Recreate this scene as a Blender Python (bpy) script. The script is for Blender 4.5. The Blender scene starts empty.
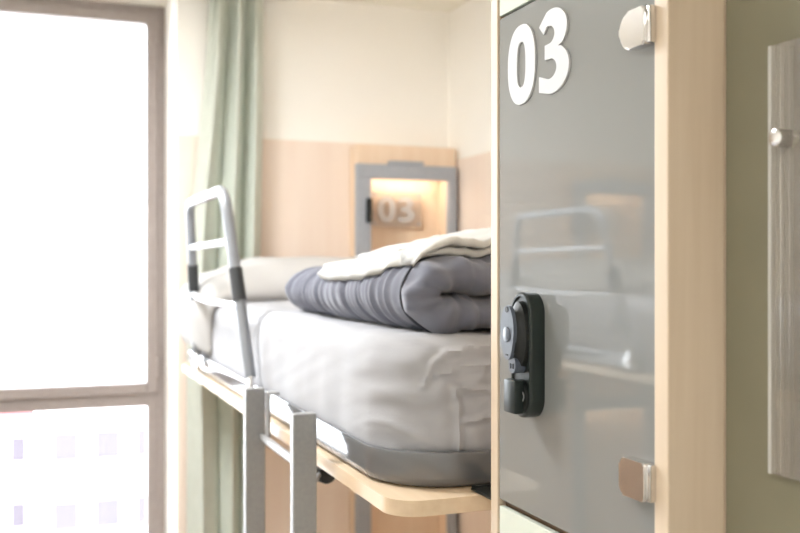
import bpy, bmesh, math, random
from mathutils import Vector, Matrix, noise

random.seed(7)
C = bpy.context.scene.collection
PI = math.pi
H = 1.62                     # eye height above the floor; shapes below are written relative to the eye height
CEIL = 0.938
FLOOR = -H
BACK = 3.25                  # back wall (bed heads)
WIN = 3.55                   # window plane, recessed
RIGHT = 1.43
LEFT = -1.50
REAR = -1.60

# ------------------------------------------------------------------ materials
def srgb(r, g, b):
    f = lambda c: (c / 255 / 12.92) if c / 255 <= .04045 else ((c / 255 + .055) / 1.055) ** 2.4
    return (f(r), f(g), f(b), 1.0)

def mat(name, col, rough=.6, metal=0.0, spec=.5, **kw):
    m = bpy.data.materials.new(name); m.use_nodes = True
    b = m.node_tree.nodes['Principled BSDF']
    b.inputs['Base Color'].default_value = col
    b.inputs['Roughness'].default_value = rough
    b.inputs['Metallic'].default_value = metal
    b.inputs['Specular IOR Level'].default_value = spec
    for k, v in kw.items():
        b.inputs[k.replace('_', ' ')].default_value = v
    return m

def noise_mat(name, c1, c2, scale=(1, 1, 1), nscale=20, rough=.6, detail=6, bump=0.0, bscale=None, spec=.4, sheen=0.0, metal=0.0):
    m = mat(name, c1, rough, metal, spec)
    nt = m.node_tree; N = nt.nodes; L = nt.links
    b = N['Principled BSDF']
    tc = N.new('ShaderNodeTexCoord'); mp = N.new('ShaderNodeMapping')
    mp.inputs['Scale'].default_value = scale
    nz = N.new('ShaderNodeTexNoise'); nz.inputs['Scale'].default_value = nscale; nz.inputs['Detail'].default_value = detail
    cr = N.new('ShaderNodeValToRGB')
    cr.color_ramp.elements[0].position = .3; cr.color_ramp.elements[1].position = .7
    cr.color_ramp.elements[0].color = c1; cr.color_ramp.elements[1].color = c2
    L.new(tc.outputs['Object'], mp.inputs['Vector']); L.new(mp.outputs['Vector'], nz.inputs['Vector'])
    L.new(nz.outputs['Fac'], cr.inputs['Fac']); L.new(cr.outputs['Color'], b.inputs['Base Color'])
    if sheen: b.inputs['Sheen Weight'].default_value = sheen
    if bump:
        bp = N.new('ShaderNodeBump'); bp.inputs['Strength'].default_value = bump; bp.inputs['Distance'].default_value = .002
        src = nz
        if bscale:
            src = N.new('ShaderNodeTexNoise'); src.inputs['Scale'].default_value = bscale; src.inputs['Detail'].default_value = 3
            L.new(tc.outputs['Object'], src.inputs['Vector'])
        L.new(src.outputs['Fac'], bp.inputs['Height']); L.new(bp.outputs['Normal'], b.inputs['Normal'])
    return m

def wood(name, c1, c2, axis='z', rough=.45, fine=60):
    s = {'z': (1, 1, .05), 'y': (1, .05, 1), 'x': (.05, 1, 1)}[axis]
    return noise_mat(name, c1, c2, s, fine, rough, 8, .08, spec=.35)

def emit(name, col, strength):
    m = bpy.data.materials.new(name); m.use_nodes = True
    nt = m.node_tree; nt.nodes.clear()
    e = nt.nodes.new('ShaderNodeEmission'); o = nt.nodes.new('ShaderNodeOutputMaterial')
    e.inputs['Color'].default_value = col; e.inputs['Strength'].default_value = strength
    nt.links.new(e.outputs[0], o.inputs[0])
    return m

def clear(name, tint=(1, 1, 1, 1), gloss=.02, haze=0.0, hcol=(1, 1, 1, 1)):
    """thin clear sheet: transparent with a Fresnel gloss and an optional milky share"""
    m = bpy.data.materials.new(name); m.use_nodes = True
    nt = m.node_tree; nt.nodes.clear(); N = nt.nodes; L = nt.links
    t = N.new('ShaderNodeBsdfTransparent'); t.inputs['Color'].default_value = tint
    g = N.new('ShaderNodeBsdfGlossy'); g.inputs['Roughness'].default_value = gloss
    fr = N.new('ShaderNodeFresnel'); fr.inputs['IOR'].default_value = 1.45
    mx = N.new('ShaderNodeMixShader'); o = N.new('ShaderNodeOutputMaterial')
    base = t
    if haze:
        d = N.new('ShaderNodeBsdfDiffuse'); d.inputs['Color'].default_value = hcol
        m2 = N.new('ShaderNodeMixShader'); m2.inputs[0].default_value = haze
        L.new(t.outputs[0], m2.inputs[1]); L.new(d.outputs[0], m2.inputs[2]); base = m2
    L.new(fr.outputs[0], mx.inputs[0]); L.new(base.outputs[0], mx.inputs[1]); L.new(g.outputs[0], mx.inputs[2])
    L.new(mx.outputs[0], o.inputs[0])
    return m

M = {}
M['paint'] = noise_mat('cream_paint', srgb(252, 249, 244), srgb(251, 248, 242), (1, 1, 1), 3, .75, 3, .05, 90, spec=.2)
M['ceil'] = mat('ceiling_paint', srgb(244, 240, 228), .8, spec=.2)
M['panel'] = wood('pale_wood_panel', srgb(242, 227, 214), srgb(238, 220, 206), 'z', .5, 24)
M['birch'] = wood('birch', srgb(216, 199, 178), srgb(206, 187, 164), 'z', .45, 55)
M['birch_y'] = wood('birch_board', srgb(222, 200, 172), srgb(211, 186, 156), 'y', .4, 55)
M['niche'] = wood('niche_wood', srgb(240, 218, 194), srgb(233, 207, 180), 'z', .5, 30)
M['olive'] = noise_mat('olive_paint', srgb(132, 128, 109), srgb(127, 123, 104), (1, 1, 1), 8, .55, 4, .04, 120, spec=.3)
M['floor'] = wood('floor_wood', srgb(196, 190, 182), srgb(184, 178, 170), 'y', .4, 25)
M['glass_grey'] = mat('grey_back_painted_glass', srgb(133, 135, 135), .03, 0, .5, IOR=1.8)
M['glass_mint'] = mat('pale_mint_glass', srgb(215, 222, 212), .05, 0, .5)
M['digit'] = mat('white_vinyl', srgb(190, 190, 191), .5)
M['chrome'] = noise_mat('satin_chrome', srgb(226, 224, 222), srgb(214, 212, 210), (1, 1, 1), 40, .16, 3, metal=1.0)
M['shelf_brown'] = mat('dark_brown_board', srgb(112, 92, 72), .7)  # dark brown boards that show in the gaps between the doors
M['black'] = noise_mat('black_plastic', srgb(20, 23, 23), srgb(25, 29, 28), (1, 1, 1), 60, .45, 3)
M['lockbody'] = noise_mat('dark_green_black_plastic', srgb(24, 33, 31), srgb(28, 37, 34), (1, 1, 1), 60, .38, 3)
M['lockface'] = noise_mat('slate_plastic', srgb(92, 99, 110), srgb(84, 91, 102), (1, 1, 1), 60, .3, 3)
M['steel'] = noise_mat('grey_powder_coat', srgb(150, 150, 150), srgb(142, 142, 143), (1, 1, 1), 150, .42, 3, spec=.5)
M['frame_gray'] = noise_mat('blue_grey_metal', srgb(168, 172, 180), srgb(160, 165, 173), (1, 1, 1), 90, .4, 3)
M['tray'] = mat('glossy_grey_metal', srgb(116, 117, 120), .11, .3, .5)
M['rail'] = mat('pale_grey_tube', srgb(136, 139, 144), .3, .15)
M['white_bar'] = mat('white_tube', srgb(205, 208, 213), .3)
M['sleeve'] = mat('charcoal_grip', srgb(52, 54, 56), .6)
M['sheet'] = noise_mat('white_cotton_sheet', srgb(168, 168, 172), srgb(164, 164, 168), (1, 1, 1), 12, .9, 4, .12, 260, spec=.1, sheen=.15)
M['pillow'] = noise_mat('off_white_pillowcase', srgb(184, 182, 180), srgb(180, 178, 176), (1, 1, 1), 10, .9, 4, .15, 60, spec=.1, sheen=.15)
M['blanket'] = noise_mat('ivory_cotton', srgb(196, 195, 192), srgb(191, 190, 187), (1, 1, 1), 14, .9, 4, .15, 180, spec=.1, sheen=.15)
M['duvet'] = noise_mat('slate_grey_fabric', srgb(110, 112, 124), srgb(103, 105, 117), (1, 1, 1), 18, .85, 4, .15, 220, spec=.15, sheen=.25)
M['piping'] = mat('charcoal_piping', srgb(66, 68, 76), .8)
M['alu'] = noise_mat('taupe_aluminium', srgb(160, 150, 146), srgb(153, 143, 139), (1, 1, 1), 40, .4, 3)
M['pane'] = clear('window_glass')
M['acrylic'] = clear('clear_acrylic', (.97, .97, .95, 1), .02, .25, srgb(234, 224, 210))
M['plate'] = clear('plate_acrylic', (.95, .95, .95, 1), .05, .12, srgb(240, 230, 222))
M['frost'] = clear('frosted_film', (.97, .97, .97, 1), .2, .45, srgb(244, 242, 242))
M['lamp'] = emit('warm_lamp', (1.0, .88, .74, 1), 2.6)
M['fill_lampw'] = emit('fill_lamp_diffuser', (1.0, .95, .88, 1), 6.0)  # glow of the added fill lights
M['facade'] = noise_mat('pale_facade', srgb(236, 226, 224), srgb(228, 218, 218), (1, 1, 1), .8, .9, 3)
M['facade2'] = noise_mat('rose_facade', srgb(150, 98, 103), srgb(142, 92, 98), (1, 1, 1), .8, .9, 3)
M['extpane'] = mat('dull_window_glass', srgb(78, 74, 80), .9, 0, .15)
M['street'] = mat('street', srgb(190, 188, 188), .9)
cm = noise_mat('sage_curtain_fabric', srgb(204, 209, 199), srgb(199, 204, 194), (1, 1, 1), 30, .9, 4, .1, 300, spec=.1, sheen=.2)
M['curtain'] = cm

# ------------------------------------------------------------------ helpers
BASE = {}
def thing(name, label, cat, loc, group=None):
    o = bpy.data.objects.new(name, None); C.objects.link(o)
    o.empty_display_size = .1
    o.location = (loc[0], loc[1], loc[2] + H)
    o['label'] = label; o['category'] = cat
    if group: o['group'] = group
    BASE[o] = Vector(loc)
    return o

def tag(o, label, cat, group=None):
    o['label'] = label; o['category'] = cat
    if group: o['group'] = group
    return o

def obj(name, bm, m, parent=None, smooth=False, label=None, angle=None, base=None):
    """link one mesh; the verts are written in eye-height coordinates"""
    if base is None:
        base = BASE[parent] if parent is not None else Vector((0, 0, 0))
    base = Vector(base)
    bmesh.ops.recalc_face_normals(bm, faces=bm.faces)
    bmesh.ops.translate(bm, verts=bm.verts, vec=-base)
    me = bpy.data.meshes.new(name); bm.to_mesh(me); bm.free()
    me.materials.append(m)
    if smooth:
        me.polygons.foreach_set('use_smooth', [True] * len(me.polygons))
        if angle: me.set_sharp_from_angle(angle=math.radians(angle))
    o = bpy.data.objects.new(name, me); C.objects.link(o)
    BASE[o] = base
    if parent is not None:
        o.parent = parent
        o.location = base - BASE[parent]
    else:
        o.location = base + Vector((0, 0, H))
    if label: o['label'] = label
    return o

def struct(name, bm, m, parent=None, **kw):
    o = obj(name, bm, m, parent, **kw)
    if parent is None: o['kind'] = 'structure'
    return o

def box(bm, x0, x1, y0, y1, z0, z1, r=0.0, seg=2):
    vs = bmesh.ops.create_cube(bm, size=1)['verts']
    for v in vs:
        v.co = Vector(((x0 + x1) / 2 + v.co.x * (x1 - x0), (y0 + y1) / 2 + v.co.y * (y1 - y0), (z0 + z1) / 2 + v.co.z * (z1 - z0)))
    if r:
        es = list({e for v in vs for e in v.link_edges})
        bmesh.ops.bevel(bm, geom=es, offset=r, segments=seg, profile=.5, affect='EDGES')
    return bm

def B(*a, **k):
    return box(bmesh.new(), *a, **k)

def rounded_path(pts, r, n=8):
    pts = [Vector(p) for p in pts]; out = [pts[0]]
    for i in range(1, len(pts) - 1):
        a, b, c = pts[i - 1], pts[i], pts[i + 1]
        d1 = (a - b); d2 = (c - b); rr = min(r, d1.length * .49, d2.length * .49)
        p1 = b + d1.normalized() * rr; p2 = b + d2.normalized() * rr
        for k in range(n + 1):
            t = k / n
            out.append(p1 * (1 - t) ** 2 + b * 2 * t * (1 - t) + p2 * t * t)
    out.append(pts[-1]); return out

def tube(bm, pts, r, n=14, closed=False):
    pts = [Vector(p) for p in pts]; m = len(pts); rings = []
    ref = None
    for i, p in enumerate(pts):
        a = pts[i - 1] if (i or closed) else p
        b = pts[(i + 1) % m] if (i < m - 1 or closed) else p
        t = (b - a).normalized()
        if ref is None:
            ref = t.orthogonal().normalized()
        ref = (ref - t * ref.dot(t)).normalized()
        bi = t.cross(ref)
        rings.append([bm.verts.new(p + (ref * math.cos(2 * PI * k / n) + bi * math.sin(2 * PI * k / n)) * r) for k in range(n)])
    for i in range(m if closed else m - 1):
        q = rings[(i + 1) % m]
        for k in range(n):
            bm.faces.new((rings[i][k], rings[i][(k + 1) % n], q[(k + 1) % n], q[k]))
    if not closed:
        bm.faces.new(rings[0][::-1]); bm.faces.new(rings[-1])
    return bm

def cyl(bm, p0, p1, r0, r1=None, n=28, bev=0.0):
    """capped cylinder or cone between two points, optional rounded rims"""
    p0, p1 = Vector(p0), Vector(p1); r1 = r0 if r1 is None else r1
    t = (p1 - p0); L = t.length; t.normalize()
    a = t.orthogonal().normalized(); b = t.cross(a)
    prof = [(0, r0), (L, r1)] if not bev else [(0, r0 - bev), (bev * .3, r0 - bev * .3), (bev, r0), (L - bev, r1), (L - bev * .3, r1 - bev * .3), (L, r1 - bev)]
    rings = [[bm.verts.new(p0 + t * d + (a * math.cos(2 * PI * k / n) + b * math.sin(2 * PI * k / n)) * r) for k in range(n)] for d, r in prof]
    for i in range(len(rings) - 1):
        for k in range(n):
            bm.faces.new((rings[i][k], rings[i][(k + 1) % n], rings[i + 1][(k + 1) % n], rings[i + 1][k]))
    bm.faces.new(rings[0][::-1]); bm.faces.new(rings[-1])
    return bm

def rrect(x0, x1, y0, y1, rs, n=12):
    """rounded rectangle outline, rs = radii at (x0,y0), (x1,y0), (x1,y1), (x0,y1); counter-clockwise"""
    cs = [(x0 + rs[0], y0 + rs[0], rs[0], PI), (x1 - rs[1], y0 + rs[1], rs[1], 1.5 * PI), (x1 - rs[2], y1 - rs[2], rs[2], 0), (x0 + rs[3], y1 - rs[3], rs[3], .5 * PI)]
    out = []
    for cx, cy, r, a in cs:
        for k in range(n + 1):
            t = a + .5 * PI * k / n
            out.append((cx + r * math.cos(t), cy + r * math.sin(t)))
    return out

def prism(bm, pts, f, holes=()):
    """outline pts -> solid; f(p, side) gives the 3-D point on side 0 or 1"""
    a = [bm.verts.new(f(p, 0)) for p in pts]; b = [bm.verts.new(f(p, 1)) for p in pts]
    n = len(pts)
    for k in range(n):
        bm.faces.new((a[k], a[(k + 1) % n], b[(k + 1) % n], b[k]))
    if not holes:
        bm.faces.new(a[::-1]); bm.faces.new(b)
    else:
        ea = [e for v in a for e in v.link_edges if e.other_vert(v) in a]
        eb = [e for v in b for e in v.link_edges if e.other_vert(v) in b]
        for h in holes:
            ha = [bm.verts.new(f(p, 0)) for p in h]; hb = [bm.verts.new(f(p, 1)) for p in h]
            m = len(h)
            for k in range(m):
                bm.faces.new((ha[k], ha[(k + 1) % m], hb[(k + 1) % m], hb[k]))
            ea += [e for v in ha for e in v.link_edges if e.other_vert(v) in ha]
            eb += [e for v in hb for e in v.link_edges if e.other_vert(v) in hb]
        bmesh.ops.triangle_fill(bm, edges=list(set(ea)), use_beauty=True)
        bmesh.ops.triangle_fill(bm, edges=list(set(eb)), use_beauty=True)
    return bm

def thick(bm, fn, nu, nv):
    """closed soft sheet: fn(u, v) -> (centre, unit normal, half thickness); thickness runs to 0 at the rim"""
    top = []; bot = []
    for i in range(nu + 1):
        rt = []; rb = []
        for j in range(nv + 1):
            p, n, h = fn(i / nu, j / nv)
            vt = bm.verts.new(p + n * h)
            rim = i in (0, nu) or j in (0, nv)
            vb = vt if rim else bm.verts.new(p - n * h)
            rt.append(vt); rb.append(vb)
        top.append(rt); bot.append(rb)
    for i in range(nu):
        for j in range(nv):
            bm.faces.new((top[i][j], top[i + 1][j], top[i + 1][j + 1], top[i][j + 1]))
            q = (bot[i][j], bot[i][j + 1], bot[i + 1][j + 1], bot[i + 1][j])
            if len(set(q)) > 2:
                try: bm.faces.new(q)
                except ValueError: pass
    return bm

def smooth01(t):
    t = max(0.0, min(1.0, t)); return t * t * (3 - 2 * t)

def nz(x, y, z=0.0):
    return noise.noise(Vector((x, y, z)))

def spline(pts, n=8, closed=True):
    m = len(pts); out = []
    for i in range(m):
        p0, p1, p2, p3 = (Vector(pts[(i + k - 1) % m]) for k in range(4))
        for k in range(n):
            t = k / n
            out.append(tuple(.5 * ((2 * p1) + (p2 - p0) * t + (2 * p0 - 5 * p1 + 4 * p2 - p3) * t * t + (3 * p1 - p0 - 3 * p2 + p3) * t ** 3)))
    return out

# ------------------------------------------------------------------ the room
WX0, WX1 = -.52, .441        # window opening
WZ0 = -1.25
struct('floor', B(LEFT - .1, RIGHT + .1, REAR - .1, WIN + .15, FLOOR - .1, FLOOR), M['floor'])
struct('ceiling', B(LEFT - .1, RIGHT + .1, REAR - .1, WIN + .15, CEIL, CEIL + .1), M['ceil'])
bm = bmesh.new()
box(bm, WX1, RIGHT + .1, BACK, WIN + .15, FLOOR, CEIL)
box(bm, LEFT - .1, WX0, BACK + .31, WIN + .15, FLOOR, CEIL)
box(bm, WX0, WX1, BACK + .02, WIN + .15, FLOOR, WZ0)
struct('wall_back', bm, M['paint'])
struct('wall_right', B(RIGHT, RIGHT + .1, 1.13, BACK, FLOOR, CEIL), M['paint'])
struct('wall_left', B(LEFT - .1, LEFT, REAR, BACK + .31, FLOOR, CEIL), M['paint'])
struct('wall_rear', B(LEFT - .1, RIGHT + .1, REAR - .1, REAR, FLOOR, CEIL), M['paint'])
struct('wall_aisle', B(.6125, RIGHT + .1, REAR, .7405, FLOOR, CEIL), M['olive'])
# pale wood panelling on the lower part of the walls
struct('trim_1', B(WX1, RIGHT, BACK - .012, BACK, FLOOR, .437), M['panel'])
struct('trim_2', B(RIGHT - .012, RIGHT, 1.13, BACK - .012, FLOOR, .383), M['panel'])
struct('trim_3', B(LEFT, WX0, BACK + .298, BACK + .31, FLOOR, .437), M['panel'])

# window: aluminium frame with an opening upper light and a fixed lower light
w = thing('window_1', 'tall grey aluminium window with a wide upper pane and a lower pane', 'window', (0, WIN, WZ0))
w['kind'] = 'structure'
fx0, fx1, fz0, fz1 = WX0, WX1, WZ0, CEIL
bm = bmesh.new()
box(bm, fx1 - .030, fx1, WIN, WIN + .06, fz0, fz1, .003); box(bm, fx0, fx0 + .030, WIN, WIN + .06, fz0, fz1, .003)
box(bm, fx0 + .03, fx1 - .03, WIN, WIN + .06, fz1 - .032, fz1, .003); box(bm, fx0 + .03, fx1 - .03, WIN, WIN + .06, fz0, fz0 + .05, .003)
box(bm, fx0 + .03, fx1 - .03, WIN, WIN + .06, -.478, -.450, .003)
obj('window_frame', bm, M['alu'], w)
def sash(x0, x1, z0, z1, t, y0, y1):
    bm = bmesh.new()
    box(bm, x0, x0 + t, y0, y1, z0, z1, .004); box(bm, x1 - t, x1, y0, y1, z0, z1, .004)
    box(bm, x0 + t, x1 - t, y0, y1, z1 - t, z1, .004); box(bm, x0 + t, x1 - t, y0, y1, z0, z0 + t, .004)
    return bm
s = obj('upper_sash', sash(fx0 + .027, fx1 - .027, -.456, fz1 - .028, .040, WIN - .014, WIN + .045), M['alu'], w)
obj('pane', B(fx0 + .06, fx1 - .06, WIN + .012, WIN + .018, -.425, fz1 - .06), M['pane'], s)
s = obj('lower_sash', sash(fx0 + .028, fx1 - .028, fz0 + .045, -.470, .034, WIN + .002, WIN + .05), M['alu'], w)
obj('pane', B(fx0 + .06, fx1 - .06, WIN + .022, WIN + .028, fz0 + .07, -.492), M['pane'], s)
bm = bmesh.new()
for zc in (.84, -.36):
    cyl(bm, (fx1 - .026, WIN - .012, zc - .035), (fx1 - .026, WIN - .012, zc + .035), .007, n=14, bev=.002)
obj('hinge', bm, M['alu'], w, smooth=True, angle=40)

# outdoors: pale apartment blocks far below the transom, bleached by daylight
struct('ground', B(-60, 60, 6, 120, -24.2, -24), M['street'])
def block(name, label, x0, x1, y0, d, z0, z1, m, cols, rows, wz, ww, balcony=False):
    t = thing(name, label, 'building', ((x0 + x1) / 2, y0, z0))
    obj('wall', B(x0, x1, y0, y0 + d, z0, z1), m, t)
    obj('roof_slab', B(x0 - .3, x1 + .3, y0 - .3, y0 + d + .3, z1, z1 + .35), M['facade'], t)
    for i in range(cols):
        for j in range(rows):
            cx = x0 + (i + .5) * (x1 - x0) / cols; cz = z1 - 1.9 - j * 3.0
            if cz - 1 < z0: continue
            f = obj('window', B(cx - ww / 2, cx + ww / 2, y0 - .06, y0 + .02, cz - wz / 2, cz + wz / 2), M['facade'], t)
            obj('pane', B(cx - ww / 2 + .12, cx + ww / 2 - .12, y0 - .1, y0 - .05, cz - wz / 2 + .12, cz + wz / 2 - .12), M['extpane'], f)
    return t
block('apartment_building', 'pale apartment block seen low through the right half of the lower window pane', .4, 5.6, 44, 10, -24, -5.9, M['facade'], 3, 4, 1.5, 1.3)
block('apartment_building', 'narrow rose apartment block seen at the left of the lower window pane', -4.2, 0.0, 47, 10, -24, -6.4, M['facade2'], 3, 4, 1.4, .9)

# ------------------------------------------------------------------ curtain
def curtain():
    bm = bmesh.new(); NU, NV = 150, 60
    rows = []
    for j in range(NV + 1):
        t = j / NV                                   # 0 top, 1 bottom
        z = CEIL - .03 - t * (CEIL - .03 - (FLOOR + .04))
        xl = .545 - .075 * smooth01(t / .42); xr = .712
        row = []
        for i in range(NU + 1):
            s = i / NU
            ph = 2 * PI * (3.3 * s) + .9 * math.sin(3.1 * t + 5 * s) + 1.3 * nz(s * 3, t * 1.6)
            amp = .046 + .012 * nz(s * 4 + 3, t * 2)
            if t < .06: amp *= .7 + .3 * t / .06
            xx = xl + s * (xr - xl) + .014 * math.sin(2 * ph + .7) * (1 - t * .4)
            yy = 3.178 + amp * math.sin(ph) + .004 * nz(s * 30, t * 30)
            pin = math.exp(-((t - .045) / .012) ** 2)
            yy += .012 * pin * math.cos(2 * PI * 14 * s) - .0 * pin
            row.append(bm.verts.new((xx, yy, z)))
        rows.append(row)
    for j in range(NV):
        for i in range(NU):
            bm.faces.new((rows[j][i], rows[j][i + 1], rows[j + 1][i + 1], rows[j + 1][i]))
    return bm
ct = thing('curtain', 'sage green curtain gathered in folds beside the window', 'curtain', (.58, 3.178, FLOOR + .04))
co = obj('fabric', curtain(), M['curtain'], ct, smooth=True)
sm = co.modifiers.new('thickness', 'SOLIDIFY'); sm.thickness = .002
bm = bmesh.new(); box(bm, .45, .80, 3.165, 3.191, CEIL - .03, CEIL, .002)
obj('curtain_track', bm, M['white_bar'], ct)

# ------------------------------------------------------------------ bunk bed
BX0, BX1, BY0, BY1 = .433, RIGHT - .014, 1.160, 3.10
bed = thing('bunk_bed', 'upper bunk with birch board and grey metal tray beside the sage curtain', 'bunk bed', (.433, 1.160, -.3265), 'upper bunks')
bm = prism(bmesh.new(), rrect(BX0, BX1, BY0, BY1, (.045, .012, .012, .05)), lambda p, s: (p[0], p[1], (-.3265, -.3055)[s]))
es = [e for e in bm.edges if abs(e.verts[0].co.z - e.verts[1].co.z) < 1e-6]
bmesh.ops.bevel(bm, geom=es, offset=.002, segments=2, affect='EDGES')
obj('bed_board', bm, M['birch_y'], bed)
# pressed tray: bottom plate, standing wall with a soft outward lip
bm = bmesh.new()
prof = [(-.022, -.3045), (-.006, -.3035), (-.001, -.298), (.0005, -.290), (.0015, -.270), (.0030, -.2605), (.0020, -.2560), (-.0025, -.2545), (-.0060, -.2567), (-.0065, -.268), (-.0075, -.292), (-.022, -.2965)]
rings = []
for off, z in prof:
    o_ = rrect(.445 - off, BX1 - .012 + off, 1.202 - off, BY1 - .02 + off, tuple(max(.004, r + off) for r in (.115, .03, .03, .08)), 16)
    rings.append([bm.verts.new((x, y, z)) for x, y in o_])
n = len(rings[0])
for i in range(len(rings) - 1):
    for k in range(n):
        bm.faces.new((rings[i][k], rings[i][(k + 1) % n], rings[i + 1][(k + 1) % n], rings[i + 1][k]))
bm.faces.new(rings[0][::-1]); bm.faces.new(rings[-1])
obj('bed_tray', bm, M['tray'], bed, smooth=True, angle=50)
# guard rail: an upright hoop with two cross bars
nb, nt_, fb, ft = (.431, 2.030, -.238), (.395, 2.140, .172), (.431, 2.757, -.246), (.395, 2.655, .172)
lerp = lambda a, b, t: tuple(a[k] + (b[k] - a[k]) * t for k in range(3))
hoop = rounded_path([nb, nt_, ft, fb], .055, 10)
gr = obj('guard_rail', tube(bmesh.new(), hoop, .0125, 16), M['rail'], bed, smooth=True, angle=50)
obj('sleeve', tube(bmesh.new(), [lerp(nb, nt_, .40), lerp(nb, nt_, .57)], .0150, 18), M['sleeve'], gr, smooth=True, angle=50, label='black grip sleeve on the near post')
obj('sleeve', tube(bmesh.new(), [lerp(fb, ft, .43), lerp(fb, ft, .60)], .0150, 18), M['sleeve'], gr, smooth=True, angle=50, label='black grip sleeve on the far post')
obj('cross_bar', tube(bmesh.new(), [lerp(nb, nt_, .715), lerp(fb, ft, .715)], .0085, 12), M['white_bar'], gr, smooth=True, angle=50, label='white upper cross bar')
a_, b_ = lerp(nb, nt_, .375), lerp(fb, ft, .405)
obj('cross_bar', tube(bmesh.new(), [(p := lerp(a_, b_, k / 14)) and (p[0] - .016 * math.sin(PI * k / 14), p[1], p[2] - .005 * math.sin(PI * k / 14)) for k in range(15)], .0080, 12), M['white_bar'], gr, smooth=True, angle=50, label='white lower cross bar bowed outward')
for (x, y, z) in (nb, fb):
    bm = bmesh.new()
    box(bm, .425, .4365, y - .013, y + .013, -.292, -.232, .003)
    box(bm, .4255, .4375, y - .030, y + .030, -.292, -.262, .003)
    cyl(bm, (.419, y + .001, -.276), (.426, y + .001, -.276), .006, n=12)
    obj('rail_bracket', bm, M['chrome'], bed, smooth=True, angle=40)
bm = bmesh.new()      # black clip that ties the bed's foot end to the cabinet
box(bm, .556, .600, 1.118, 1.190, -.3052, -.3020, .0008); box(bm, .561, .595, 1.1885, 1.199, -.3052, -.3000, .0012)
obj('corner_clip', bm, M['black'], bed)

# mattress in a white fitted sheet
CREASES = [[(.505, -.165), (.515, -.138), (.535, -.122), (.565, -.117), (.66, -.114)], [(.543, -.165), (.548, -.20), (.549, -.255)],
           [(.552, -.168), (.585, -.172), (.66, -.186)], [(.520, -.150), (.555, -.139), (.66, -.137)], [(.556, -.215), (.60, -.208), (.68, -.214)]]
def seg_d(p, a, b):
    ax, az = a; dx, dz = b[0] - ax, b[1] - az
    t = max(0, min(1, ((p[0] - ax) * dx + (p[1] - az) * dz) / (dx * dx + dz * dz)))
    return math.hypot(p[0] - ax - t * dx, p[1] - az - t * dz)
def mattress():
    bm = bmesh.new()
    x0, x1, y0, y1 = .456, BX1 - .026, 1.212, 3.062
    z0, z1 = -.2955, -.099
    prof = []
    for k in range(7): t = k / 6 * PI / 2; prof.append((.020 * (1 - math.sin(t)), z0 + .020 * (1 - math.cos(t))))
    for k in range(1, 34): prof.append((-.004 * math.sin(PI * k / 34), z0 + .02 + (z1 - .045 - z0 - .02) * k / 34))
    for k in range(1, 12): t = k / 11 * PI / 2; prof.append((.045 * (1 - math.cos(t)), z1 - .045 + .045 * math.sin(t)))
    for d in (.06, .08, .11, .15, .20, .26, .33, .40): prof.append((d, z1 + .004 * smooth01(d / .3)))
    def dense(o_):
        out = []
        for k in range(len(o_)):
            a = Vector(o_[k]); b = Vector(o_[(k + 1) % len(o_)]); m_ = max(1, int((b - a).length / (.004 if max(a.y, b.y) < 1.34 and min(a.x, b.x) < .62 else .0125)))
            for q in range(m_): out.append((a + (b - a) * q / m_, k, q / m_))
        return out
    ref = rrect(x0, x1, y0, y1, (.12, .08, .08, .09), 14)
    idx = [(k, f) for _, k, f in dense(ref)]
    rings = []
    for off, z in prof:
        o_ = rrect(x0 + off, x1 - off, y0 + off, y1 - off, tuple(max(.03, r - off * .6) for r in (.12, .08, .08, .09)), 14)
        ring = []
        for k, f in idx:
            a = Vector(o_[k]); b = Vector(o_[(k + 1) % len(o_)]); p = a + (b - a) * f
            ring.append(p.to_3d() + Vector((0, 0, z)))
        rings.append(ring)
    n = len(idx); cx, cy = (x0 + x1) / 2, (y0 + y1) / 2
    vv = []
    for i, ring in enumerate(rings):
        row = []
        for k, p in enumerate(ring):
            q = ring[(k + 1) % n] - ring[k - 1]; nrm = Vector((q.y, -q.x, 0)).normalized()
            if i > 50: nrm = Vector((0, 0, 1))
            elif i > 40: nrm = (nrm + Vector((0, 0, (i - 40) / 10 * 1.5))).normalized()
            hz = (p.z - z0) / (z1 - z0)
            foot = math.exp(-max(0, p.y - 1.24) / .10)                      # tucked corner at the foot end
            # vertical soft gathers plus diagonal drag lines
            wr = .0045 * nz(p.x * 9, p.y * 9, p.z * 5)
            a1 = nz((p.x - .45) * 16 + p.z * 30, p.z * 14 - p.x * 9 + p.y * 12, 2.0)
            a2 = 1 - abs(nz((p.x) * 10 + p.z * 16, p.z * 34 - p.x * 13, 7.0)) * 2
            a3 = max(0, 1 - 5 * abs(nz(p.x * 7 - p.z * 13, p.z * 21 + p.x * 15 + p.y * 6, 13.0)))
            wr += foot * (.005 * a1 + .002 * a2 * (hz < .98) + .003 * a3)
            if foot > .3:
                for cr in CREASES:
                    dd = min(seg_d((p.x, p.z), cr[q_], cr[q_ + 1]) for q_ in range(len(cr) - 1))
                    wr += .0095 * math.exp(-(dd / .0045) ** 2) - .006 * math.exp(-(dd / .014) ** 2)
            wr += smooth01((p.z + .14) / .05) * .0012 * nz(p.x * 12, p.y * 30, 21)
            side = (1 - foot) * smooth01(hz * 3)
            wr += side * .0008 * nz(p.y * 7 + p.z * 20, p.z * 40 + p.y * 10, 4)
            if i < 7: wr *= .3
            wr = max(-.012, wr)
            if i <= 8: wr = min(wr, .004)
            row.append(bm.verts.new(p + nrm * wr))
        vv.append(row)
    for i in range(len(vv) - 1):
        for k in range(n):
            bm.faces.new((vv[i][k], vv[i][(k + 1) % n], vv[i + 1][(k + 1) % n], vv[i + 1][k]))
    bm.faces.new(vv[0][::-1]); bm.faces.new(vv[-1])
    return bm
ma = obj('mattress', mattress(), M['sheet'], base=(.9, 2.1, -.2955), smooth=True, angle=60)
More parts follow.
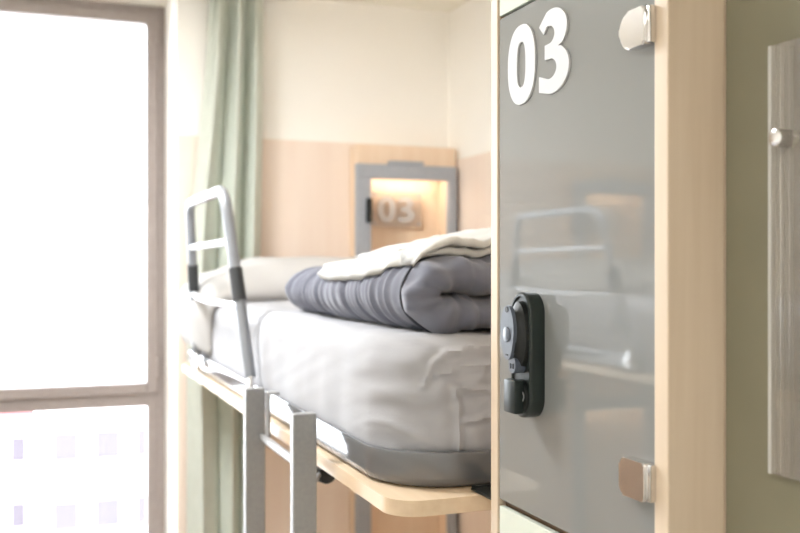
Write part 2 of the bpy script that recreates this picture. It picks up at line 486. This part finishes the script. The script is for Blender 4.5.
tag(ma, 'mattress in white fitted sheet carrying the grey rolled duvet', 'mattress', 'bunk mattresses')

# pillow at the head end, its near side slumping over the mattress edge
def pillow():
    Rb = .045; xa, xe = 1.22, .497; zt = -.0955
    flat = xa - xe; arc = Rb * PI / 2; hang = .105; total = flat + arc + hang
    def base(a):
        if a <= flat: return Vector((xa - a, 0, zt)), Vector((0, 0, 1))
        if a <= flat + arc:
            t = (a - flat) / Rb
            return Vector((xe - Rb * math.sin(t), 0, zt - Rb + Rb * math.cos(t))), Vector((-math.sin(t), 0, math.cos(t)))
        return Vector((xe - Rb, 0, zt - Rb - (a - flat - arc))), Vector((-1, 0, 0))
    def fn(u, v):
        a = u * total; p, n = base(a)
        yy = 2.625 + v * .43 + .012 * nz(u * 5, v * 3)
        e = max(0, 1 - abs(2 * u - 1) ** 6) ** .5 * max(0, 1 - abs(2 * v - 1) ** 2.6) ** .55
        k = 1 - .50 * smooth01((a - flat + .16) / .26)
        h = .0655 * k * e * (1 + .10 * nz(u * 6, v * 5, 3)) * (.86 + .14 * v)
        return Vector((p.x, yy, p.z)) + n * (h + .001), n, h
    return thick(bmesh.new(), fn, 70, 44)
pi_ = obj('pillow', pillow(), M['pillow'], base=(.85, 2.84, -.09), smooth=True)
tag(pi_, 'off-white pillow at the curtain end of the bunk, slumping over its edge', 'pillow', 'bunk pillows')

# ------------------------------------------------------------------ folded grey duvet
ZT = -.0945                 # mattress top
DX = .580                   # where the fold's curve starts
R0 = .0305                  # radius of the fold's centre line
def dpath(a):
    """centre line of the doubled duvet across the bed: a < 0 lower layer, 0..PI*R0 the fold, beyond the top layer"""
    zc = ZT + .029 + R0
    if a < 0: return Vector((DX - a, 0, zc - R0 + .5 * crease(-a))), Vector((0, 0, -1))
    if a < PI * R0:
        t = a / R0
        return Vector((DX - R0 * math.sin(t) * 1.5, 0, zc - R0 * math.cos(t))), Vector((-math.sin(t), 0, -math.cos(t)))
    q = a - PI * R0
    return Vector((DX + q, 0, zc + R0 + .004 * smooth01(q / .12) + crease(q))), Vector((0, 0, 1))
def crease(q):
    return -.007 * math.exp(-((q - .045) / .028) ** 2) + .008 * smooth01((q - .075) / .07)
LOW, TOPL = .56, .56
DY0, DY1 = 1.262, 2.075
def dheight(yy):            # the far end is a little flatter
    return .90 - .17 * smooth01((yy - 1.45) / .5)
def dhalf(u, v):
    a = -LOW + u * (LOW + PI * R0 + TOPL); yy = DY0 + v * (DY1 - DY0)
    d = min(yy - DY0, DY1 - yy); w_ = .066 if yy < 1.6 else .075
    e = 1.0 if d > w_ else max(0, 1 - (1 - d / w_) ** 2) ** .5
    du = min(a + LOW, LOW + PI * R0 + TOPL - a)
    e *= 1.0 if du > .05 else max(0, 1 - (1 - du / .05) ** 2) ** .5
    h = .0290 if a < PI * R0 else .0290 + .003 * smooth01((a - PI * R0) / .10)
    if a < 0: h += .5 * crease(-a)
    return a, yy, h * e, e
def duvet(u, v):
    a, yy, h, e = dhalf(u, v)
    p, n = dpath(a)
    f = dheight(yy)
    zz = ZT + (p.z - ZT) * f
    # gathers that run around the roll
    s = a * 10
    g = math.sin(yy * 95 + 2.2 * nz(s * .5, yy * 6, 1) * 2 + s * .8) * (.5 + .5 * nz(yy * 9, s * .4, 5))
    g2 = 1 - 2.2 * abs(nz(yy * 26 + s * .35, s * .45, 9))
    g3 = 1 - 2.2 * abs(nz(yy * 58 + s * .7 + 1.5 * nz(yy * 7, s * .6, 15), s * .3, 19))
    body = smooth01((yy - 1.345) / .05)
    out = body * (.0012 * g + .0036 * g2 + .0022 * g3) + (1 - body) * (.0035 * nz(a * 22, yy * 22, 3) + .003 * (1 - 2 * abs(nz(a * 30 + yy * 14, yy * 8, 6))))
    yb = 0
    pk = math.exp(-((a - PI * R0 * .5) / .085) ** 2) * (1 - smooth01((yy - DY0 - .02) / .06))
    out += pk * .011 * (1 - 2.4 * abs(nz(a * 34, yy * 5, 11)))
    if a < -.005 and pk < .05: out *= .12
    hh = max(0.0, h * f + out * e ** .6 * .8)
    c = Vector((p.x, yy + (.014 * nz(a * 9, 2.0) + .024 * math.exp(-((a - PI * R0 * .5) / .10) ** 2) * (.5 - 2.6 * abs(nz(a * 34, 4.0, 11)))) * (1 - smooth01((yy - DY0) / .075)), zz)) + n * out * e ** .6 * .8
    if a < 0: c.z = max(c.z, ZT + hh + .0005)
    return c, n, hh
du = obj('duvet', thick(bmesh.new(), duvet, 360, 260), M['duvet'], base=(.8, 1.62, ZT), smooth=True)
tag(du, 'slate grey duvet folded into a thick roll on the white mattress', 'duvet')
def outer(a, yy, lift=0.0):
    v = (yy - DY0) / (DY1 - DY0); u = (a + LOW) / (LOW + PI * R0 + TOPL)
    c, n, h = duvet(u, v)
    return c + n * (h + lift), n
seam = [outer(-.10 + k * (.10 + PI * R0 + .30) / 120, 1.332 + .012 * math.sin(k / 19) - .02 * math.exp(-((k - 30) / 18) ** 2), .0022)[0] for k in range(121)]
for _ in range(3):
    seam = [seam[0]] + [(seam[k - 1] + 2 * seam[k] + seam[k + 1]) / 4 for k in range(1, 120)] + [seam[120]]
bm = tube(bmesh.new(), seam, .0022, 8)
obj('piping', bm, M['piping'], du, smooth=True, label='dark piped seam round the near end')

# ------------------------------------------------------------------ folded ivory blanket on the duvet
LAY = [.0045, .0122, .0199, .0276]
def blanket():
    # fold line in (y, lift): four layers, folded back on themselves
    pts = [(1.945, LAY[0])]
    ends = [(1.945, 1.322), (1.322, 1.80), (1.80, 1.312), (1.312, 1.86)]
    path = []
    for L, (ya, yb) in enumerate(ends):
        n = 36
        for k in range(n + 1): path.append((ya + (yb - ya) * k / n, LAY[L], L))
        if L < 3:
            r = (LAY[L + 1] - LAY[L]) / 2; sgn = 1 if yb > ya else -1
            for k in range(1, 8):
                t = PI * k / 8
                path.append((yb + sgn * r * math.sin(t), LAY[L] + r * (1 - math.cos(t)), L + k / 8))
    NP = len(path) - 1
    bm = bmesh.new()
    def fn(u, v):
        i = min(int(u * NP + 1e-6), NP); yy, lift, L = path[i]
        j0 = path[max(0, i - 1)]; j1 = path[min(NP, i + 1)]
        ty, tl = j1[0] - j0[0], j1[1] - j0[1]; q = math.hypot(ty, tl) or 1; ny, nl = -tl / q, ty / q
        # where the hem hangs on the duvet's shoulder; the bottom layer flops lowest near the middle
        flop = PI * R0 * (.60 + (.50 * ((yy - 1.53) / .415) ** 4 if yy > 1.53 else .26 * ((1.53 - yy) / .21) ** 2))
        inner = PI * R0 * (.74 + .40 * smooth01((yy - 1.35) / .16)) + .004 * nz(yy * 6, L)
        hem = flop + (inner - flop) * smooth01(L)
        a = hem + v * (PI * R0 + .50 - hem)
        p, n = outer(a, min(max(yy, DY0 + .03), DY1 - .025))
        x_ = a - PI * R0
        wd = .034 + .07 * smooth01((yy - 1.34) / .2); soft = .08 + .94 * smooth01((a - PI * R0 * .70) / wd)          # layers lie flatter at the left hem, fuller to the right
        lf = LAY[0] + (lift - LAY[0]) * soft + .0030 * (nz(yy * 8, x_ * 8, 1) + .4) * smooth01(x_ / .05 + .5) + .0015 * nz(yy * 22, x_ * 22, 5)
        hw = .0028 * (max(0, 1 - (1 - min(1, v / .03)) ** 2) ** .5)
        c = Vector((p.x, yy, p.z)) + n * lf
        nn = Vector((0, ny, 0)) + n * nl
        return c, nn.normalized(), hw
    return thick(bm, fn, NP, 60)
bl = obj('blanket', blanket(), M['blanket'], base=(.8, 1.6, .04), smooth=True)
tag(bl, 'ivory cotton blanket folded in layers on top of the grey duvet', 'blanket')

# ------------------------------------------------------------------ ladder
ld = thing('ladder', 'grey steel bunk ladder standing upright against the bed side', 'ladder', (.396, 1.65, FLOOR))
for y0, zt in ((1.463, -.232), (1.826, -.235)):
    obj('side_rail', B(.378, .4165, y0, y0 + .022, FLOOR, zt, .0025), M['steel'], ld)
for z in (-.62, -.88, -1.14, -1.40):
    obj('rung', tube(bmesh.new(), [(.397, 1.485, z), (.397, 1.826, z)], .013, 14), M['steel'], ld, smooth=True, angle=50)
bm = bmesh.new()
box(bm, .4100, .4150, 1.775, 1.800, -.332, -.238, .0015); box(bm, .4100, .4330, 1.775, 1.800, -.2420, -.2370, .0015)
box(bm, .4050, .4150, 1.775, 1.826, -.334, -.322, .0015)
obj('hook', bm, M['steel'], ld)
obj('tie_rod', tube(bmesh.new(), [(.409, 1.785, -.328), (.409, 1.485, -.328)], .0075, 12), M['steel'], ld, smooth=True, angle=50)
bm = bmesh.new()
tube(bm, [(.410, 1.477, -.352), (.452, 1.560, -.345)], .004, 12)
obj('buffer_stem', bm, M['steel'], ld, smooth=True, angle=40)
obj('rubber_buffer', cyl(bmesh.new(), (.453, 1.566, -.3475), (.459, 1.540, -.3475), .0165, n=24, bev=.005), M['black'], ld, smooth=True, angle=50, label='black rubber buffer')

# ------------------------------------------------------------------ number shapes (unit height 1, x to the right)
def ellipse(cx, cy, rx, ry, n=48, e=2.3):
    out = []
    for k in range(n):
        t = 2 * PI * k / n; c, s = math.cos(t), math.sin(t)
        out.append((cx + rx * math.copysign(abs(c) ** (2 / e), c), cy + ry * math.copysign(abs(s) ** (2 / e), s)))
    return out
ZERO = ellipse(.36, .5, .36, .5); ZERO_IN = ellipse(.36, .5, .115, .285, 40, 2.6)
def arc(cx, cy, rx, ry, a0, a1, n=18):
    return [(cx + rx * math.cos(math.radians(a0 + (a1 - a0) * k / n)), cy + ry * math.sin(math.radians(a0 + (a1 - a0) * k / n))) for k in range(n + 1)]
THREE = ([(.02, .845)] + arc(.33, .745, .345, .255, 112, -48, 22)[0:] + [(.47, .535)] + arc(.315, .285, .405, .285, 58, -98, 26) +
         [(.02, .055), (.02, .245)] + arc(.27, .300, .165, .120, -105, 78, 18) + [(.16, .425), (.16, .595)] + arc(.24, .705, .150, .110, -70, 105, 16) + [(.13, .735)])
def digit(bm, shape, hole, f):
    return prism(bm, shape, f, [hole] if hole else ())

# ------------------------------------------------------------------ bedside niche cabinet on the back wall
def niche_locker():
    t = thing('bedside_cabinet', 'tall wooden niche cabinet with a grey metal frame and lit niche above the duvet', 'cabinet', (1.22, 3.19, FLOOR), 'bedside niche cabinets')
    yb, yf = BACK - .014, 3.150
    bm = bmesh.new()
    box(bm, 1.040, 1.412, yb - .012, yb, FLOOR, .423)
    box(bm, 1.040, 1.056, yf, yb - .012, FLOOR, .423); box(bm, 1.378, 1.412, yf, yb - .012, FLOOR, .423)
    box(bm, 1.056, 1.378, yf + .002, yb - .012, .330, .423)
    box(bm, 1.056, 1.378, yf + .01, yb - .012, -.56, -.50)
    obj('body', bm, M['niche'], t)
    bm = bmesh.new()
    box(bm, 1.031, 1.082, 3.120, yf, FLOOR, .304, .003); box(bm, 1.374, 1.404, 3.120, yf, FLOOR, .304, .003)
    box(bm, 1.031, 1.404, 3.120, yf, .304, .3535, .003); box(bm, 1.150, 1.280, 3.124, yf, .3535, .368, .004)
    box(bm, 1.082, 1.374, 3.128, yf, -.60, -.55, .003)
    obj('metal_frame', bm, M['frame_gray'], t)
    for z in (.318, -.572):
        obj('lamp_strip', B(1.10, 1.355, 3.170, 3.190, z, z + .010), M['lamp'], t, label='warm strip lamp')
    bm = bmesh.new(); box(bm, 1.062, 1.082, 3.106, 3.122, .150, .235, .004)
    obj('latch', bm, M['black'], t, label='black latch')
    p = obj('number_plate', B(1.112, 1.302, 3.204, 3.207, .140, .265, .001), M['plate'], t, label='clear plate numbered 03')
    s_ = .092
    f = lambda ox: (lambda q, s: (ox + q[0] * s_, 3.2035 - .002 * (1 - s), .157 + q[1] * s_))
    obj('digit', digit(bmesh.new(), ZERO, ZERO_IN, f(1.135)), M['frost'], p)
    obj('digit', digit(bmesh.new(), THREE, None, f(1.208)), M['frost'], p)
    for x in (1.122, 1.292):
        for z in (.152, .254):
            obj('screw', cyl(bmesh.new(), (x, 3.2045, z), (x, 3.199, z), .005, n=12, bev=.001), M['frame_gray'], p, smooth=True, angle=40)
    return t
nl = niche_locker()
def lamp_light(x, y, z, sx, e, col=(1, .82, .62)):
    l = bpy.data.lights.new('niche_lamp', 'AREA'); l.shape = 'RECTANGLE'; l.size = sx; l.size_y = .015; l.energy = e; l.color = col
    o = bpy.data.objects.new('niche_lamp', l); C.objects.link(o); o.location = (x, y, z + H); return o
for z in (.315, -.575):
    lamp_light(1.23, 3.18, z, .24, .09)

# ------------------------------------------------------------------ the opposite bunk (the glass door reflects it)
def mirror_tree(o, dy, parent=None):
    c = o.copy(); C.objects.link(c)
    if parent is not None:
        c.parent = parent; c.matrix_parent_inverse = o.matrix_parent_inverse.copy()
    else:
        c.location = (-o.location.x, o.location.y + dy, o.location.z); c.scale.x = -1
    for ch in o.children: mirror_tree(ch, dy, c)
    return c
for src, lab in ((bed, 'opposite upper bunk with guard rail, mirrored in the grey glass door'),
                 (ma, 'bare white mattress of the opposite bunk, mirrored in the grey glass door'),
                 (pi_, 'off-white pillow of the opposite bunk, mirrored in the grey glass door'),
                 (nl, 'opposite niche cabinet with lit niche, mirrored in the grey glass door')):
    c = mirror_tree(src, .31); c['label'] = lab
    if src is nl: c.location.x += .055
    else: c.location.x -= .068
for z in (.315, -.575):
    lamp_light(-1.175, 3.49, z, .24, .09)

# ------------------------------------------------------------------ foreground cabinet with glass doors
DXF = .550                                       # front plane of the doors
gc = thing('locker_cabinet', 'birch cabinet with grey glass door numbered 03 in the foreground', 'locker', (.9, .93, FLOOR))
bm = bmesh.new()
box(bm, .548, 1.41, 1.0935, 1.1125, FLOOR, CEIL - .002, .0015)
obj('side_panel', bm, M['birch'], gc)
obj('side_panel', B(.548, .6125, .7425, .7640, FLOOR, CEIL - .002, .0015), M['birch'], gc)
obj('end_panel', B(.6125, 1.41, .7425, .7640, FLOOR, CEIL - .002), M['birch'], gc)
bm = bmesh.new()
for z in (.3145, -.2985): box(bm, .560, 1.40, .7640, 1.0935, z - .007, z + .007)
box(bm, 1.40, 1.41, .7640, 1.0935, FLOOR, CEIL - .01)
obj('shelf_board', bm, M['shelf_brown'], gc)
def gdoor(z0, z1, m, label):
    bm = B(DXF, DXF + .008, .7655, 1.0915, z0, z1, .0008)
    return obj('glass_door', bm, m, gc, label=label)
gdoor(.3165, CEIL - .02, M['glass_mint'], 'pale upper glass door')
d1 = gdoor(-.2940, .3125, M['glass_grey'], 'grey glass door numbered 03')
gdoor(FLOOR + .06, -.3025, M['glass_mint'], 'pale lower glass door')
S = .0958
def dface(yl, zb):                                # x to the right in the number runs towards the viewer (-y)
    return lambda q, s: (DXF - (.0022 if s == 0 else 0), yl - q[0] * S, zb + q[1] * S)
obj('digit', digit(bmesh.new(), ZERO, ZERO_IN, dface(1.0640, .1955)), M['digit'], d1, label='white numeral 0')
obj('digit', digit(bmesh.new(), THREE, None, dface(.9875, .1965)), M['digit'], d1, label='white numeral 3')
for zc in (.2290, -.2050):
    bm = bmesh.new()
    rs = (.0035, .016, .016, .0035) if zc > 0 else (.003, .007, .007, .003)
    o_ = rrect(.7660, .8070, zc - .0185, zc + .0185, rs, 8)
    prism(bm, o_, lambda q, s: (DXF - (.0125 if s == 0 else 0), q[0], q[1]))
    es = [e for e in bm.edges if all(v.co.x < DXF - .01 for v in e.verts)]
    bmesh.ops.bevel(bm, geom=es, offset=.0018, segments=3, affect='EDGES')
    box(bm, .5405, .5480, .7600, .7665, zc - .0175, zc + .0175, .0008)
    obj('hinge', bm, M['chrome'], gc, smooth=True, angle=35, label='chrome glass hinge')

# combination lock
def stadium(y0, y1, z0, z1, r, n=14): return rrect(y0, y1, z0, z1, (r, r, r, r), n)
bm = bmesh.new()
o1 = stadium(.9760, 1.0260, -.1770, -.0300, .0249)
prof = [(0, .55), (0, .5345), (.0006, .5325), (.0025, .5310), (.0048, .5310), (.0056, .5330)]
rings = []
for off, x in prof:
    o_ = stadium(.9760 + off, 1.0260 - off, -.1770 + off, -.0300 - off, .0249 - off)
    rings.append([bm.verts.new((x, y, z)) for y, z in o_])
n = len(rings[0])
for i in range(len(rings) - 1):
    for k in range(n): bm.faces.new((rings[i][k], rings[i][(k + 1) % n], rings[i + 1][(k + 1) % n], rings[i + 1][k]))
bm.faces.new(rings[0]); bm.faces.new(rings[-1])
lk = obj('lock', bm, M['lockbody'], gc, smooth=True, angle=35, label='black combination lock')
# dial body: cone standing on the plate, carrying an oval slate handle plate
bm = bmesh.new()
o_r = [(.5335, .0205, .040), (.5270, .0200, .039), (.5235, .0165, .030), (.5190, .0150, .027), (.5165, .0150, .028)]
rings = []
for x, ry, rz in o_r:
    rings.append([bm.verts.new((x, .999 + ry * math.cos(2 * PI * k / 40), -.080 + rz * math.sin(2 * PI * k / 40))) for k in range(40)])
for i in range(len(rings) - 1):
    for k in range(40): bm.faces.new((rings[i][k], rings[i][(k + 1) % 40], rings[i + 1][(k + 1) % 40], rings[i + 1][k]))
bm.faces.new(rings[0]); bm.faces.new(rings[-1])
obj('dial', bm, M['black'], lk, smooth=True, angle=35)
bm = bmesh.new()
hp = spline([(.0, .036), (.0105, .028), (.0165, .004), (.0120, -.022), (.0060, -.034), (.0, -.036), (-.0060, -.034), (-.0120, -.022), (-.0165, .004), (-.0105, .028)], 6)
prism(bm, hp, lambda q, s: ((.5130, .5175)[s], .999 - q[0], -.0765 + q[1] * .88))
es = [e for e in bm.edges if all(v.co.x < .5135 for v in e.verts)]
bmesh.ops.bevel(bm, geom=es, offset=.0010, segments=2, affect='EDGES')
obj('handle_plate', bm, M['lockface'], lk, smooth=True, angle=35, label='slate grey handle plate')
bm = bmesh.new()
cyl(bm, (.5132, .999, -.0790), (.5118, .999, -.0790), .0090, n=28, bev=.0008)
obj('button', bm, M['lockface'], lk, smooth=True, angle=35, label='round grey button')
bm = bmesh.new()
cyl(bm, (.5133, .999, -.0500), (.5124, .999, -.0500), .0036, n=18)
obj('index_hole', bm, M['black'], lk)
obj('index_mark', B(.5124, .5133, .9962, 1.0018, -.1035, -.1018), M['black'], lk)
bm = bmesh.new()
prism(bm, stadium(.9905, 1.0075, -.1245, -.1040, .0084), lambda q, s: ((.5195, .5335)[s], q[0], q[1]))
obj('dial_window', bm, M['lockface'], lk, smooth=True, angle=35, label='slate grey digit window')
bm = bmesh.new()
for z in (-.1160, ):
    for y in (.9955, 1.0020): box(bm, .5188, .5196, y - .0010, y + .0010, z - .0030, z + .0030)
obj('window_mark', bm, M['black'], lk)
bm = bmesh.new()
cyl(bm, (.5335, .9990, -.1520), (.5270, .9990, -.1520), .0205, n=36, bev=.0012)
obj('key_collar', bm, M['black'], lk, smooth=True, angle=35)
obj('key_knob', B(.5155, .5275, .9845, 1.0135, -.1705, -.1315, .0022), M['lockbody'], lk, smooth=True, angle=35, label='square black key knob')
bm = bmesh.new()
tube(bm, [(.5262, .9860 + .004 * math.sin(k * .9), -.1680 + k * .0034) for k in range(10)], .0008, 8)
obj('key_wire', bm, M['steel'], lk, smooth=True)

# ------------------------------------------------------------------ acrylic panel on the olive wall
ac = thing('acrylic_panel', 'clear acrylic panel held off the olive wall by a steel pin', 'acrylic panel', (.606, .50, -.182))
obj('sheet', B(.604, .609, .335, .672, -.182, .194, .0012), M['acrylic'], ac)
obj('edge_strip', B(.6035, .6095, .6715, .6755, -.182, .194, .0008), M['blanket'], ac, label='pale polished edge')
for y in (.652, .360):
    bm = bmesh.new()
    cyl(bm, (.6125, y, .110), (.590, y, .110), .0078, n=28, bev=.0012)
    obj('standoff_pin', bm, M['chrome'], ac, smooth=True, angle=40, label='steel standoff pin')

# ------------------------------------------------------------------ added fill lights on the ceiling, out of view, to brighten the room
def fill_light(x, y, label, e):
    cl = thing('fill_light', label, 'fill light', (x, y, CEIL - .05), 'added fill lights')
    obj('housing', B(x - .25, x + .25, y - .25, y + .25, CEIL - .05, CEIL, .006), M['white_bar'], cl)
    obj('diffuser', B(x - .23, x + .23, y - .23, y + .23, CEIL - .056, CEIL - .05), M['fill_lampw'], cl)
    l = bpy.data.lights.new('fill_lamp', 'AREA'); l.shape = 'SQUARE'; l.size = .46; l.energy = e; l.color = (.93, .965, 1)
    o = bpy.data.objects.new('fill_lamp', l); C.objects.link(o); o.location = (x, y, CEIL - .06 + H)
fill_light(-.22, 2.12, 'added square white fill light above the aisle between the bunks', 13)
fill_light(-.75, -.55, 'added square white fill light on the ceiling behind the viewer', 4)

# ------------------------------------------------------------------ daylight
wd = bpy.data.worlds.new('overcast_sky'); bpy.context.scene.world = wd; wd.use_nodes = True
bg = wd.node_tree.nodes['Background']
bg.inputs['Color'].default_value = (.89, .95, 1.0, 1); bg.inputs['Strength'].default_value = 6.5
l = bpy.data.lights.new('window_portal', 'AREA'); l.shape = 'RECTANGLE'; l.size = WX1 - WX0; l.size_y = CEIL - WZ0
l.cycles.is_portal = True
o = bpy.data.objects.new('window_portal', l); C.objects.link(o)
o.location = ((WX0 + WX1) / 2, WIN + .10, (CEIL + WZ0) / 2 + H); o.rotation_euler = (-PI / 2, 0, 0)

# ------------------------------------------------------------------ camera
cam = bpy.data.cameras.new('camera'); co = bpy.data.objects.new('camera', cam); C.objects.link(co)
cam.sensor_width = 36; cam.lens = 43.2; cam.clip_start = .02
co.location = (0, 0, H); co.rotation_euler = (PI / 2, 0, math.radians(-20.83))
cam.dof.use_dof = True; cam.dof.focus_distance = 1.13; cam.dof.aperture_fstop = 5.0
sc = bpy.context.scene; sc.camera = co
sc.view_settings.view_transform = 'Standard'; sc.view_settings.look = 'None'
sc.view_settings.gamma = 1; sc.view_settings.use_curve_mapping = False
sc.view_settings.exposure = 1.34
sc.cycles.use_denoising = True
sc.cycles.max_bounces = 12; sc.cycles.diffuse_bounces = 8; sc.cycles.transparent_max_bounces = 12
